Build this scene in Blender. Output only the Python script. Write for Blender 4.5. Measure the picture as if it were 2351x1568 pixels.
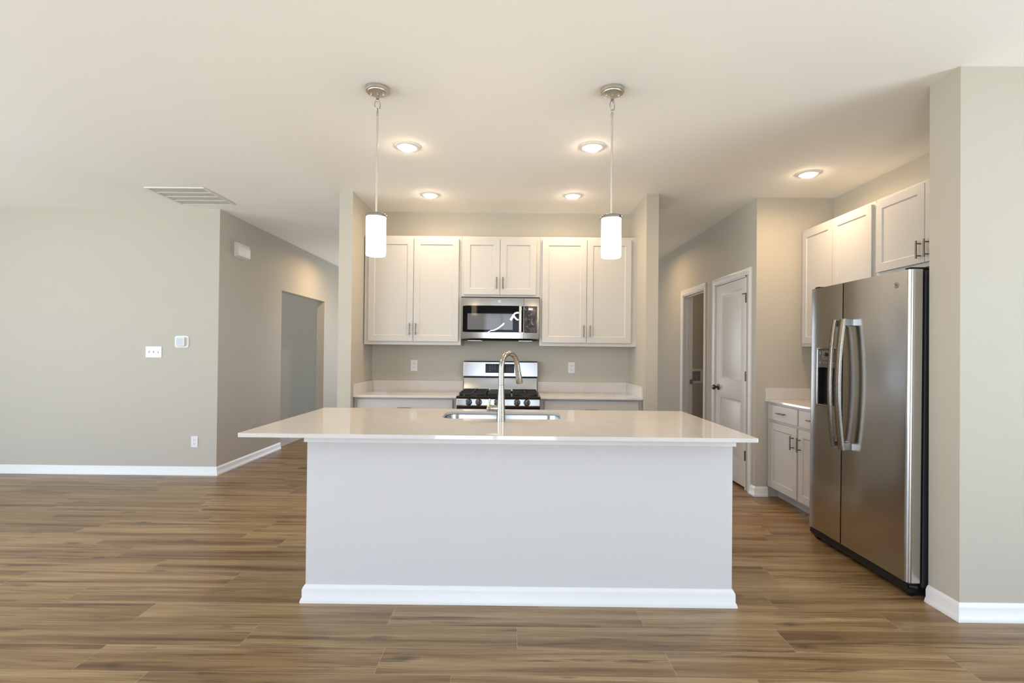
import bpy, bmesh, math, random
from mathutils import Vector, Matrix
PI = math.pi
S = bpy.context.scene
for o in list(bpy.data.objects):
    bpy.data.objects.remove(o)
COL = S.collection

# ------------------------------------------------------------------ camera
CAM_H = 1.3007
F_PX, CX, CY = 1177.9, 1177.0, 797.7
r = Vector((0.99994213, 0.00397263, 0.00999821))
u = Vector((-0.00996407, -0.00852278, 0.99991404))
f = Vector((-0.0040575, 0.99995579, 0.0084827))
cd = bpy.data.cameras.new('camera')
cam = bpy.data.objects.new('camera', cd)
COL.objects.link(cam)
cam.matrix_world = Matrix(((r.x, u.x, -f.x, 0), (r.y, u.y, -f.y, 0), (r.z, u.z, -f.z, CAM_H), (0, 0, 0, 1)))
cd.sensor_width = 36
cd.sensor_fit = 'HORIZONTAL'
cd.lens = F_PX / 2351 * 36
cd.shift_x = -(CX - 1175.5) / 2351
cd.shift_y = (CY - 784) / 2351
cd.clip_start = 0.02
S.camera = cam

# ------------------------------------------------------------------ world, exposure
VS = S.view_settings
VS.view_transform = 'Standard'
VS.look = 'None'
VS.gamma = 1
VS.use_curve_mapping = False
VS.exposure = 0.54
S.cycles.use_denoising = True
S.cycles.max_bounces = 10
S.cycles.diffuse_bounces = 6
S.cycles.glossy_bounces = 5
S.cycles.sample_clamp_indirect = 8
S.cycles.caustics_reflective = False
S.cycles.caustics_refractive = False

SKY_POWER = 2.4
W = bpy.data.worlds.new('daylight')
S.world = W
W.use_nodes = True
nt = W.node_tree
nt.nodes.clear()
wo = nt.nodes.new('ShaderNodeOutputWorld')
bg = nt.nodes.new('ShaderNodeBackground')
tc = nt.nodes.new('ShaderNodeTexCoord')
sx = nt.nodes.new('ShaderNodeSeparateXYZ')
cr = nt.nodes.new('ShaderNodeValToRGB')
mr = nt.nodes.new('ShaderNodeMapRange')
mr.inputs[1].default_value = -1
mr.inputs[2].default_value = 1
nt.links.new(tc.outputs['Generated'], sx.inputs[0])
nt.links.new(sx.outputs[2], mr.inputs[0])
nt.links.new(mr.outputs[0], cr.inputs[0])
nt.links.new(cr.outputs[0], bg.inputs[0])
nt.links.new(bg.outputs[0], wo.inputs[0])
e = cr.color_ramp.elements
e[0].position, e[0].color = 0.0, (2.4, 2.62, 2.7, 1)      # unseen ground, made extra bright to throw light up at the ceiling
e[1].position, e[1].color = 1.0, (0.98, 1.38, 2.1, 1)     # clear sky
for p, c in ((0.485, (2.1, 2.3, 2.4, 1)), (0.515, (1.62, 1.86, 2.25, 1)), (0.75, (1.2, 1.55, 2.15, 1))):
    k = e.new(p)
    k.color = c
bg.inputs[1].default_value = SKY_POWER

def portal(name, loc, rot, sx_, sy_):
    l = bpy.data.lights.new(name, 'AREA')
    l.shape = 'RECTANGLE'
    l.size, l.size_y = sx_, sy_
    l.cycles.is_portal = True
    o = bpy.data.objects.new(name, l)
    o.location, o.rotation_euler = loc, rot
    COL.objects.link(o)

LAMP_WARM = (1.0, 0.68, 0.38)
DOWN_POWER = 2.7
PEND_STRENGTH = 12.0

# ------------------------------------------------------------------ dimensions (metres)
H = 2.743
YL = 5.275           # left living-room wall
XL = -3.057          # wall of the left hall
XR = 2.217           # wall of the right hall
YF = 4.722           # short wall beside the right-hand cabinets
XC = 2.9246          # wall behind the fridge
XW, YW, YW2 = 2.203, 2.547, 2.737    # end of the near right wall
P0, P1, P2, P3 = -1.601, -1.480, 1.181, 1.291   # wing walls of the cooking alcove
YP, YB = 4.634, 5.325
FRONT, WEST, EAST, NORTH = -1.8, -7.0, 4.3, 10.0
ZC = 0.891           # worktops

# ------------------------------------------------------------------ materials
def mat(name):
    m = bpy.data.materials.new(name)
    m.use_nodes = True
    return m, m.node_tree, m.node_tree.nodes['Principled BSDF']

def plain(name, col, rough=0.5, metal=0.0, spec=0.5, bump=0.0, bscale=200, coat=0.0):
    m, t, b = mat(name)
    b.inputs['Base Color'].default_value = (*col, 1)
    b.inputs['Roughness'].default_value = rough
    b.inputs['Metallic'].default_value = metal
    b.inputs['Specular IOR Level'].default_value = spec
    b.inputs['Coat Weight'].default_value = coat
    g = t.nodes.new('ShaderNodeNewGeometry')
    n = t.nodes.new('ShaderNodeTexNoise')
    n.inputs['Scale'].default_value = bscale
    n.inputs['Detail'].default_value = 3
    t.links.new(g.outputs['Position'], n.inputs['Vector'])
    if bump > 0:
        bp = t.nodes.new('ShaderNodeBump')
        bp.inputs['Strength'].default_value = bump
        bp.inputs['Distance'].default_value = 0.002
        t.links.new(n.outputs[0], bp.inputs['Height'])
        t.links.new(bp.outputs[0], b.inputs['Normal'])
    else:
        k = t.nodes.new('ShaderNodeMapRange')
        k.inputs[3].default_value = max(0, rough - 0.02)
        k.inputs[4].default_value = rough + 0.02
        t.links.new(n.outputs[0], k.inputs[0])
        t.links.new(k.outputs[0], b.inputs['Roughness'])
    return m

def emissive(name, col, strength):
    m, t, b = mat(name)
    b.inputs['Base Color'].default_value = (0.9, 0.9, 0.88, 1)
    b.inputs['Roughness'].default_value = 0.3
    b.inputs['Emission Color'].default_value = (*col, 1)
    b.inputs['Emission Strength'].default_value = strength
    return m

M_WALL = plain('greige_paint', (0.485, 0.455, 0.39), 0.6, 0, 0.3, 0.08, 350)
M_CEIL = plain('ceiling_paint', (0.945, 0.945, 0.925), 0.8, 0, 0.2, 0.06, 300)
M_TRIM = plain('white_trim_paint', (0.74, 0.74, 0.735), 0.35)
M_CAB = plain('white_cabinet_lacquer', (0.52, 0.505, 0.48), 0.38)
M_DOOR = plain('door_paint', (0.69, 0.675, 0.65), 0.38)
M_ISL = plain('island_paint', (0.60, 0.59, 0.585), 0.55, 0, 0.3, 0.05, 350)
M_PLATE = plain('white_plastic', (0.74, 0.74, 0.735), 0.3)
M_DARK = plain('dark_slot', (0.03, 0.03, 0.03), 0.5)
M_GREYM = plain('grey_screen', (0.48, 0.5, 0.54), 0.25)
M_BLACK = plain('black_enamel', (0.012, 0.012, 0.013), 0.12)
M_IRON = plain('cast_iron', (0.02, 0.02, 0.021), 0.45, 0, 0.4, 0.15, 500)
M_PLAS = plain('black_plastic', (0.012, 0.012, 0.013), 0.35, 0, 0.25)
M_FSIDE = plain('fridge_black_side', (0.035, 0.035, 0.038), 0.45, 0, 0.4, 0.1, 900)
M_GLASSB = plain('black_glass', (0.005, 0.005, 0.006), 0.05, 0, 0.10)
M_OVWIN = plain('oven_window_mesh', (0.12, 0.125, 0.135), 0.07, 0, 0.35)
M_CHROME = plain('polished_steel', (0.42, 0.42, 0.425), 0.14, 1)
M_NICKEL = plain('brushed_nickel', (0.40, 0.375, 0.335), 0.27, 1)
M_CANOPY = plain('satin_nickel_canopy', (0.62, 0.585, 0.52), 0.42, 1)
M_CAP = plain('polished_nickel_cap', (0.34, 0.32, 0.29), 0.15, 1)
M_PULL = plain('cabinet_pull_nickel', (0.20, 0.18, 0.155), 0.34, 1)
M_BRONZE = plain('dark_bronze', (0.10, 0.085, 0.07), 0.25, 1)
M_BRIGHT = plain('bright_mark', (0.75, 0.77, 0.8), 0.4)
M_DIM = plain('dim_mark', (0.32, 0.32, 0.30), 0.4)
M_SHADE = emissive('opal_glass_lit', (1.0, 0.75, 0.48), PEND_STRENGTH)
M_LENS = emissive('lamp_lens_lit', (1.0, 0.78, 0.54), 80.0)
M_CLOCK = emissive('clock_digits', (0.75, 0.65, 1.0), 2.0)
M_VENT = plain('vent_enamel', (0.80, 0.79, 0.76), 0.45)
M_VENTIN = plain('vent_filter', (0.62, 0.59, 0.53), 0.8)
M_BOXIN = plain('outlet_box_grey', (0.25, 0.25, 0.25), 0.5)
M_FILM = plain('white_film_edge', (0.85, 0.87, 0.9), 0.15)

def brushed(name, col, rough, aniso, axis, along, turn):
    m, t, b = mat(name)
    b.inputs['Metallic'].default_value = 1
    b.inputs['Roughness'].default_value = rough
    b.inputs['Anisotropic'].default_value = aniso
    b.inputs['Anisotropic Rotation'].default_value = turn
    tg = t.nodes.new('ShaderNodeTangent')
    tg.direction_type = 'RADIAL'
    tg.axis = axis
    t.links.new(tg.outputs[0], b.inputs['Tangent'])
    g = t.nodes.new('ShaderNodeNewGeometry')
    mp = t.nodes.new('ShaderNodeMapping')
    mp.inputs['Scale'].default_value = along
    n = t.nodes.new('ShaderNodeTexNoise')
    n.inputs['Scale'].default_value = 1
    n.inputs['Detail'].default_value = 2
    mx = t.nodes.new('ShaderNodeMix')
    mx.data_type = 'RGBA'
    mx.inputs[6].default_value = (*[c * 0.94 for c in col], 1)
    mx.inputs[7].default_value = (*[min(1, c * 1.05) for c in col], 1)
    t.links.new(g.outputs['Position'], mp.inputs[0])
    t.links.new(mp.outputs[0], n.inputs['Vector'])
    t.links.new(n.outputs[0], mx.inputs[0])
    t.links.new(mx.outputs[2], b.inputs['Base Color'])
    return m

M_STEEL = brushed('brushed_steel', (0.50, 0.495, 0.485), 0.21, 0.6, 'Z', (3, 3, 600), .25)
M_STEEL2 = brushed('range_steel', (0.37, 0.365, 0.36), 0.2, 0.5, 'Z', (3, 3, 700), .25)
M_SINK = plain('sink_steel', (0.42, 0.42, 0.43), 0.22, 1)

def quartz():
    m, t, b = mat('quartz_worktop')
    b.inputs['Roughness'].default_value = 0.045
    b.inputs['Specular IOR Level'].default_value = 0.62
    g = t.nodes.new('ShaderNodeNewGeometry')
    n = t.nodes.new('ShaderNodeTexNoise')
    n.inputs['Scale'].default_value = 160
    n.inputs['Detail'].default_value = 4
    n2 = t.nodes.new('ShaderNodeTexNoise')
    n2.inputs['Scale'].default_value = 7
    n2.inputs['Detail'].default_value = 5
    rp = t.nodes.new('ShaderNodeValToRGB')
    rp.color_ramp.elements[0].position, rp.color_ramp.elements[0].color = 0.25, (0.55, 0.52, 0.49, 1)
    rp.color_ramp.elements[1].position, rp.color_ramp.elements[1].color = 0.45, (0.66, 0.63, 0.60, 1)
    mx = t.nodes.new('ShaderNodeMix')
    mx.data_type = 'RGBA'
    mx.blend_type = 'MULTIPLY'
    mx.inputs[0].default_value = 0.25
    r2 = t.nodes.new('ShaderNodeValToRGB')
    r2.color_ramp.elements[0].position, r2.color_ramp.elements[0].color = 0.3, (0.86, 0.86, 0.86, 1)
    r2.color_ramp.elements[1].position, r2.color_ramp.elements[1].color = 0.55, (1, 1, 1, 1)
    t.links.new(g.outputs['Position'], n.inputs['Vector'])
    t.links.new(g.outputs['Position'], n2.inputs['Vector'])
    t.links.new(n.outputs[0], rp.inputs[0])
    t.links.new(n2.outputs[0], r2.inputs[0])
    t.links.new(rp.outputs[0], mx.inputs[6])
    t.links.new(r2.outputs[0], mx.inputs[7])
    t.links.new(mx.outputs[2], b.inputs['Base Color'])
    return m
M_QUARTZ = quartz()

def planks():
    m, t, b = mat('oak_plank_floor')
    L = t.links.new
    N = t.nodes.new
    def val(v):
        n = N('ShaderNodeValue'); n.outputs[0].default_value = v; return n.outputs[0]
    def ma(op, a, c=None, d=None):
        n = N('ShaderNodeMath'); n.operation = op
        for i, x in enumerate((a, c, d)):
            if x is None: continue
            if isinstance(x, (int, float)): n.inputs[i].default_value = x
            else: L(x, n.inputs[i])
        return n.outputs[0]
    def comb(x, y, z=0.0):
        n = N('ShaderNodeCombineXYZ')
        for i, w in enumerate((x, y, z)):
            if isinstance(w, (int, float)): n.inputs[i].default_value = w
            else: L(w, n.inputs[i])
        return n.outputs[0]
    def noise(vec, scale, detail=4, rough=0.55, dist=0.0):
        n = N('ShaderNodeTexNoise')
        n.inputs['Scale'].default_value = scale
        n.inputs['Detail'].default_value = detail
        n.inputs['Roughness'].default_value = rough
        n.inputs['Distortion'].default_value = dist
        L(vec, n.inputs['Vector'])
        return n.outputs[0]
    def ramp(fac, stops):
        n = N('ShaderNodeValToRGB')
        el = n.color_ramp.elements
        el[0].position, el[0].color = stops[0][0], (*stops[0][1], 1)
        el[1].position, el[1].color = stops[-1][0], (*stops[-1][1], 1)
        for p, c in stops[1:-1]:
            k = el.new(p); k.color = (*c, 1)
        L(fac, n.inputs[0])
        return n.outputs[0]
    def mix(fac, a, c, mode='MIX'):
        n = N('ShaderNodeMix'); n.data_type = 'RGBA'; n.blend_type = mode
        if isinstance(fac, (int, float)): n.inputs[0].default_value = fac
        else: L(fac, n.inputs[0])
        for i, x in ((6, a), (7, c)):
            if isinstance(x, tuple): n.inputs[i].default_value = (*x, 1)
            else: L(x, n.inputs[i])
        return n.outputs[2]
    g = N('ShaderNodeNewGeometry')
    s = N('ShaderNodeSeparateXYZ')
    L(g.outputs['Position'], s.inputs[0])
    X, Y = s.outputs[0], s.outputs[1]
    yy = ma('DIVIDE', ma('SUBTRACT', Y, 2.437), 0.183)
    row = ma('FLOOR', yy)
    fy = ma('FRACT', yy)
    wn = N('ShaderNodeTexWhiteNoise'); wn.noise_dimensions = '1D'
    L(row, wn.inputs['W'])
    LEN = 1.22
    xx = ma('DIVIDE', ma('ADD', X, ma('MULTIPLY', wn.outputs['Value'], 7.3)), LEN)
    colm = ma('FLOOR', xx)
    fx = ma('FRACT', xx)
    w2 = N('ShaderNodeTexWhiteNoise'); w2.noise_dimensions = '2D'
    L(comb(row, colm), w2.inputs['Vector'])
    rnd = w2.outputs['Value']
    w3 = N('ShaderNodeTexWhiteNoise'); w3.noise_dimensions = '2D'
    L(comb(ma('ADD', row, 31.7), colm), w3.inputs['Vector'])
    rnd2 = w3.outputs['Value']
    ox = ma('ADD', X, ma('MULTIPLY', rnd, 60))
    oy = ma('ADD', Y, ma('MULTIPLY', rnd2, 40))
    # broad tone bands along the board
    bands = noise(comb(ma('MULTIPLY', ox, 0.6), ma('MULTIPLY', oy, 13)), 1, 4, 0.6, 0.5)
    base = ramp(bands, [(0.30, (0.125, 0.064, 0.025)), (0.43, (0.232, 0.143, 0.062)), (0.56, (0.335, 0.226, 0.110)), (0.74, (0.410, 0.302, 0.170))])
    base = mix(0.42, base, ramp(rnd, [(0.0, (0.70, 0.64, 0.58)), (0.5, (0.97, 0.95, 0.92)), (1.0, (1.16, 1.17, 1.15))]), 'MULTIPLY')
    # fine grain
    fine = noise(comb(ma('MULTIPLY', ox, 5), ma('MULTIPLY', oy, 170)), 1, 4, 0.65)
    base = mix(0.6, base, ramp(fine, [(0.3, (0.62, 0.58, 0.54)), (0.62, (1.10, 1.10, 1.10))]), 'MULTIPLY')
    mid = noise(comb(ma('MULTIPLY', ox, 2.2), ma('MULTIPLY', oy, 60)), 1, 4, 0.6, 0.6)
    base = mix(0.35, base, ramp(mid, [(0.32, (0.60, 0.54, 0.48)), (0.55, (1.06, 1.06, 1.06))]), 'MULTIPLY')
    # arched grain rings
    wv = N('ShaderNodeTexWave')
    wv.wave_type = 'RINGS'; wv.rings_direction = 'SPHERICAL'
    wv.inputs['Scale'].default_value = 2.2
    wv.inputs['Distortion'].default_value = 6
    wv.inputs['Detail'].default_value = 3
    L(comb(ma('MULTIPLY', ox, 1.1), ma('MULTIPLY', oy, 14)), wv.inputs['Vector'])
    base = mix(0.22, base, ramp(wv.outputs['Fac'], [(0.1, (0.62, 0.58, 0.54)), (0.6, (1.06, 1.06, 1.06))]), 'MULTIPLY')
    # long dark cracks and streaks, gathered in patches
    patch = ramp(noise(comb(ma('MULTIPLY', ox, 1.3), ma('MULTIPLY', oy, 6)), 1, 2), [(0.42, (0, 0, 0)), (0.60, (1, 1, 1))])
    st = noise(comb(ma('MULTIPLY', ox, 1.3), ma('MULTIPLY', oy, 24)), 1, 5, 0.62, 1.2)
    stf = ramp(st, [(0.55, (0, 0, 0)), (0.64, (1, 1, 1))])
    base = mix(ma('MULTIPLY', ma('MULTIPLY', stf, patch), 0.70), base, (0.070, 0.038, 0.020))
    # knots
    vo = N('ShaderNodeTexVoronoi')
    vo.inputs['Scale'].default_value = 1
    L(comb(ma('MULTIPLY', ox, 2.3), ma('MULTIPLY', oy, 7.0)), vo.inputs['Vector'])
    kd = ma('ADD', vo.outputs['Distance'], ma('MULTIPLY', ma('SUBTRACT', noise(comb(ma('MULTIPLY', ox, 14), ma('MULTIPLY', oy, 50)), 1, 3), 0.5), 0.2))
    kn = ramp(kd, [(0.03, (1, 1, 1)), (0.19, (0, 0, 0))])
    base = mix(ma('MULTIPLY', kn, 0.8), base, (0.045, 0.026, 0.015))
    # bevelled seams between boards, the sheen of the bevels painted as a lighter tone
    dy = ma('MULTIPLY', ma('MINIMUM', fy, ma('SUBTRACT', 1, fy)), 0.183)
    dx = ma('MULTIPLY', ma('MINIMUM', fx, ma('SUBTRACT', 1, fx)), LEN)
    seam = ma('LESS_THAN', ma('MINIMUM', dy, dx), 0.0014)
    base = mix(ma('MULTIPLY', seam, 0.35), base, (0.42, 0.40, 0.35))
    L(base, b.inputs['Base Color'])
    b.inputs['Specular IOR Level'].default_value = 0.5
    rg = ma('ADD', 0.27, ma('MULTIPLY', fine, 0.16))
    L(rg, b.inputs['Roughness'])
    bp = N('ShaderNodeBump')
    bp.inputs['Strength'].default_value = 0.25
    bp.inputs['Distance'].default_value = 0.0015
    L(ma('SUBTRACT', ma('MULTIPLY', fine, 0.5), ma('MULTIPLY', seam, 1.0)), bp.inputs['Height'])
    L(bp.outputs[0], b.inputs['Normal'])
    return m
M_FLOOR = planks()

def carpet_mat():
    m, t, b = mat('grey_carpet')
    g = t.nodes.new('ShaderNodeNewGeometry')
    n = t.nodes.new('ShaderNodeTexNoise')
    n.inputs['Scale'].default_value = 120
    n.inputs['Detail'].default_value = 4
    rp = t.nodes.new('ShaderNodeValToRGB')
    rp.color_ramp.elements[0].position, rp.color_ramp.elements[0].color = 0.3, (0.20, 0.19, 0.18, 1)
    rp.color_ramp.elements[1].position, rp.color_ramp.elements[1].color = 0.7, (0.50, 0.48, 0.46, 1)
    bp = t.nodes.new('ShaderNodeBump')
    bp.inputs['Distance'].default_value = 0.006
    t.links.new(g.outputs['Position'], n.inputs['Vector'])
    t.links.new(n.outputs[0], rp.inputs[0])
    t.links.new(rp.outputs[0], b.inputs['Base Color'])
    t.links.new(n.outputs[0], bp.inputs['Height'])
    t.links.new(bp.outputs[0], b.inputs['Normal'])
    b.inputs['Roughness'].default_value = 0.95
    return m
M_CARPET = carpet_mat()

def crinkle():
    m, t, b = mat('crinkled_clear_film')
    t.nodes.remove(b)
    out = t.nodes['Material Output']
    g = t.nodes.new('ShaderNodeNewGeometry')
    n = t.nodes.new('ShaderNodeTexNoise')
    n.inputs['Scale'].default_value = 38
    n.inputs['Detail'].default_value = 2
    n.inputs['Distortion'].default_value = 1.2
    bp = t.nodes.new('ShaderNodeBump')
    bp.inputs['Strength'].default_value = 1.0
    bp.inputs['Distance'].default_value = 0.03
    gl = t.nodes.new('ShaderNodeBsdfGlossy')
    gl.inputs['Roughness'].default_value = 0.03
    tr = t.nodes.new('ShaderNodeBsdfTransparent')
    mx = t.nodes.new('ShaderNodeMixShader')
    mx.inputs[0].default_value = 0.10
    t.links.new(g.outputs['Position'], n.inputs['Vector'])
    t.links.new(n.outputs[0], bp.inputs['Height'])
    t.links.new(bp.outputs[0], gl.inputs['Normal'])
    t.links.new(tr.outputs[0], mx.inputs[1])
    t.links.new(gl.outputs[0], mx.inputs[2])
    t.links.new(mx.outputs[0], out.inputs[0])
    return m
M_CRINKLE = crinkle()

# ------------------------------------------------------------------ mesh tools
class B:
    def __init__(s):
        s.bm = bmesh.new()
    def face(s, pts):
        return s.bm.faces.new([s.bm.verts.new(p) for p in pts])
    def box(s, x0, x1, y0, y1, z0, z1):
        v = [s.bm.verts.new((x, y, z)) for z in (z0, z1) for y in (y0, y1) for x in (x0, x1)]
        for q in ((0, 2, 3, 1), (4, 5, 7, 6), (0, 1, 5, 4), (2, 6, 7, 3), (0, 4, 6, 2), (1, 3, 7, 5)):
            s.bm.faces.new([v[i] for i in q])
        return s
    def loops(s, rings, cap0=True, cap1=True, closed=True):
        vs = [[s.bm.verts.new(p) for p in ring] for ring in rings]
        for a, c in zip(vs, vs[1:]):
            n = len(a)
            for i in range(n if closed else n - 1):
                j = (i + 1) % n
                s.bm.faces.new((a[i], a[j], c[j], c[i]))
        if cap0: s.bm.faces.new(vs[0][::-1])
        if cap1: s.bm.faces.new(vs[-1])
        return s
    def tube(s, pts, rad, seg=16, caps=True):
        pts = [Vector(p) for p in pts]
        if not isinstance(rad, (list, tuple)): rad = [rad] * len(pts)
        rings = []
        prev = None
        for i, p in enumerate(pts):
            if i == 0: d = pts[1] - pts[0]
            elif i == len(pts) - 1: d = pts[-1] - pts[-2]
            else: d = (pts[i + 1] - p).normalized() + (p - pts[i - 1]).normalized()
            if d.length < 1e-9: d = prev_d
            d = d.normalized(); prev_d = d
            if prev is None:
                a = Vector((0, 0, 1)) if abs(d.z) < 0.9 else Vector((1, 0, 0))
                prev = (a - d * a.dot(d)).normalized()
            else:
                prev = (prev - d * prev.dot(d)).normalized()
            c = d.cross(prev)
            rings.append([p + rad[i] * (math.cos(2 * PI * k / seg) * prev + math.sin(2 * PI * k / seg) * c) for k in range(seg)])
        return s.loops(rings, caps, caps)
    def lathe(s, prof, c, axis='z', seg=32, cap0=True, cap1=True):
        rings = []
        c = Vector(c)
        for rr, h in prof:
            ring = []
            for k in range(seg):
                a = 2 * PI * k / seg
                if axis == 'z': v = Vector((rr * math.cos(a), rr * math.sin(a), h))
                elif axis == 'y': v = Vector((rr * math.cos(a), h, rr * math.sin(a)))
                else: v = Vector((h, rr * math.cos(a), rr * math.sin(a)))
                ring.append(c + v)
            rings.append(ring)
        return s.loops(rings, cap0, cap1)
    def prism(s, poly, z0, z1):
        return s.loops([[(x, y, z0) for x, y in poly], [(x, y, z1) for x, y in poly]])
    def sweep(s, path, prof, closed=False):
        """profile (offset to the left of travel, z) along an xy path with mitred corners"""
        n = len(path)
        P = [Vector((x, y)) for x, y in path]
        rings = []
        for i in range(n):
            ds = []
            if closed or i > 0: ds.append((P[i] - P[i - 1]).normalized())
            if closed or i < n - 1: ds.append((P[(i + 1) % n] - P[i]).normalized())
            ns = [Vector((-d.y, d.x)) for d in ds]
            if len(ns) == 2:
                m = ns[0] + ns[1]
                m = m / max(1e-6, m.dot(ns[0]))
            else: m = ns[0]
            rings.append([(P[i].x + m.x * o, P[i].y + m.y * o, z) for o, z in prof])
        if closed: rings.append(rings[0])
        return s.loops(rings, not closed, not closed)
    def done(s, name, m, parent=None, bevel=0.0, smooth=False, seg=2, kind=None, label=None):
        bmesh.ops.remove_doubles(s.bm, verts=s.bm.verts, dist=1e-6)
        bmesh.ops.recalc_face_normals(s.bm, faces=s.bm.faces)
        if parent is not None:
            off = Vector((0, 0, 0))
            q = parent
            while q:
                off += q.location
                q = q.parent
            bmesh.ops.translate(s.bm, verts=s.bm.verts, vec=-off)
        me = bpy.data.meshes.new(name)
        s.bm.to_mesh(me)
        s.bm.free()
        if smooth:
            for p in me.polygons: p.use_smooth = True
            me.set_sharp_from_angle(angle=math.radians(38))
        me.materials.append(m)
        o = bpy.data.objects.new(name, me)
        COL.objects.link(o)
        if parent is not None: o.parent = parent
        if bevel > 0:
            k = o.modifiers.new('edge', 'BEVEL')
            k.width = bevel
            k.segments = seg
            k.limit_method = 'ANGLE'
            k.angle_limit = math.radians(40)
        if kind: o['kind'] = kind
        if label: o['label'] = label
        return o

def tag(o, label, cat, group=None):
    o['label'] = label
    o['category'] = cat
    if group: o['group'] = group
    return o
def thing(name, loc, label, cat, group=None):
    o = bpy.data.objects.new(name, None)
    o.empty_display_size = 0.05
    o.location = loc
    COL.objects.link(o)
    return tag(o, label, cat, group)
def dup(root, delta, label):
    r_ = root.copy()
    COL.objects.link(r_)
    r_.location = root.location + Vector(delta)
    r_['label'] = label
    for ch in root.children:
        c = ch.copy()
        COL.objects.link(c)
        c.parent = r_
        for gch in ch.children:
            d = gch.copy()
            COL.objects.link(d)
            d.parent = c
    return r_
def structure(b, name, m, **k):
    return b.done(name, m, kind='structure', **k)

# ------------------------------------------------------------------ room shell
structure(B().box(WEST - .12, EAST + .12, FRONT - .12, NORTH + .12, -0.10, 0.0), 'floor', M_FLOOR)
structure(B().box(WEST - .12, EAST + .12, FRONT - .12, NORTH + .12, H, H + 0.12), 'ceiling', M_CEIL)
OPY0, OPY1, OPH = 6.70, 8.206, 2.075
structure(B().prism([(WEST, YL), (XL, YL), (XL, OPY0), (XL - .118, OPY0), (XL - .118, YL + .12), (WEST, YL + .12)], 0, H), 'wall_left', M_WALL)
b = B()
b.prism([(XL - .118, OPY1), (XL, OPY1), (XL, NORTH), (XL - .118, NORTH)], 0, H)
b.box(XL - .118, XL, OPY0, OPY1, OPH, H)
structure(b, 'wall_hall_left', M_WALL)
structure(B().box(WEST, XL - .118, 8.72, 8.84, 0, H), 'wall_side_room', M_WALL)
structure(B().prism([(P0, YP), (P1, YP), (P1, YB), (P2, YB), (P2, YP), (P3, YP), (P3, YB + .12), (P0, YB + .12)], 0, H), 'wall_kitchen_back', M_WALL)
D1Y0, D1Y1, D1H = 4.926, 5.690, 2.062
D2Y0, D2Y1, D2H = 6.012, 6.775, 2.066
b = B()
b.prism([(XR, YF), (XC + .12, YF), (XC + .12, YF + .12), (XR + .12, YF + .12), (XR + .12, D1Y0), (XR, D1Y0)], 0, H)
b.box(XR, XR + .12, D1Y0, D1Y1, D1H, H)
b.box(XR, XR + .12, D1Y1, D2Y0, 0, H)
b.box(XR, XR + .12, D2Y0, D2Y1, D2H, H)
b.box(XR, XR + .12, D2Y1, NORTH, 0, H)
structure(b, 'wall_hall_right', M_WALL)
structure(B().prism([(XW, YW), (EAST, YW), (EAST, YW2), (XC + .12, YW2), (XC + .12, YF), (XC, YF), (XC, YW2), (XW, YW2)], 0, H), 'wall_right', M_WALL)
# laundry room behind the open doorway, closet behind the closed door
structure(B().box(XR + .12, 4.3, 6.95, 7.07, 0, H), 'wall_laundry', M_WALL)
b = B()
b.box(XR + .12, 4.3, 5.75, 5.85, 0, H)
structure(b, 'wall_closet', M_WALL)
structure(B().box(WEST, XL - .03, YL + .12, 8.72, 0, 0.014), 'floor_side_room', M_CARPET)

# outer walls with windows (behind and beside the camera)
def wall_with_holes(name, axis, c0, c1, u0, u1, holes):
    b = B()
    def bx(a0, a1, z0, z1):
        if axis == 'y': b.box(a0, a1, c0, c1, z0, z1)
        else: b.box(c0, c1, a0, a1, z0, z1)
    cur = u0
    for h0, h1, z0, z1 in sorted(holes):
        bx(cur, h0, 0, H)
        if z0 > 0: bx(h0, h1, 0, z0)
        bx(h0, h1, z1, H)
        cur = h1
    bx(cur, u1, 0, H)
    return structure(b, name, M_WALL)
def window(i, axis, c, h0, h1, z0, z1, into):
    b = B()
    def bx(a0, a1, zz0, zz1, t=0.03):
        if axis == 'y': b.box(a0, a1, c - t, c + t, zz0, zz1)
        else: b.box(c - t, c + t, a0, a1, zz0, zz1)
    fr = 0.05
    bx(h0, h0 + fr, z0, z1); bx(h1 - fr, h1, z0, z1)
    bx(h0, h1, z0, z0 + fr); bx(h0, h1, z1 - fr, z1)
    n = max(1, round((h1 - h0) / 0.95))
    for k in range(1, n):
        x = h0 + (h1 - h0) * k / n
        bx(x - .03, x + .03, z0, z1)
    bx(h0, h1, (z0 + z1) / 2 - .02, (z0 + z1) / 2 + .02, 0.02)
    structure(b, 'window_%d' % i, M_TRIM)
    mid = (h0 + h1) / 2
    zc = (z0 + z1) / 2
    if axis == 'y':
        portal('window_daylight', (mid, c, zc), (PI / 2 if into > 0 else -PI / 2, 0, 0), h1 - h0, z1 - z0)
    else:
        portal('window_daylight', (c, mid, zc), (0, -PI / 2 if into > 0 else PI / 2, 0), z1 - z0, h1 - h0)
FH = [(-6.8, -3.9, .05, 2.5), (-1.1, .6, .05, 2.2)]
wall_with_holes('wall_front', 'y', FRONT - .12, FRONT, WEST, EAST, FH)
for i, h in enumerate(FH): window(i + 1, 'y', FRONT - .06, *h, 1)
WH = [(-1.5, .6, .05, 2.62), (1.0, 3.1, .05, 2.62), (6.3, 8.2, .5, 2.25)]
wall_with_holes('wall_west', 'x', WEST - .12, WEST, FRONT - .12, NORTH + .12, WH)
for i, h in enumerate(WH): window(i + 5, 'x', WEST - .06, *h, 1)
EH = [(-1.5, 1.3, .05, 2.62)]  # unseen window, added to brighten the right side of the ceiling
wall_with_holes('wall_east', 'x', EAST, EAST + .12, FRONT - .12, NORTH + .12, EH)
for i, h in enumerate(EH): window(i + 8, 'x', EAST + .06, *h, -1)

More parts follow.
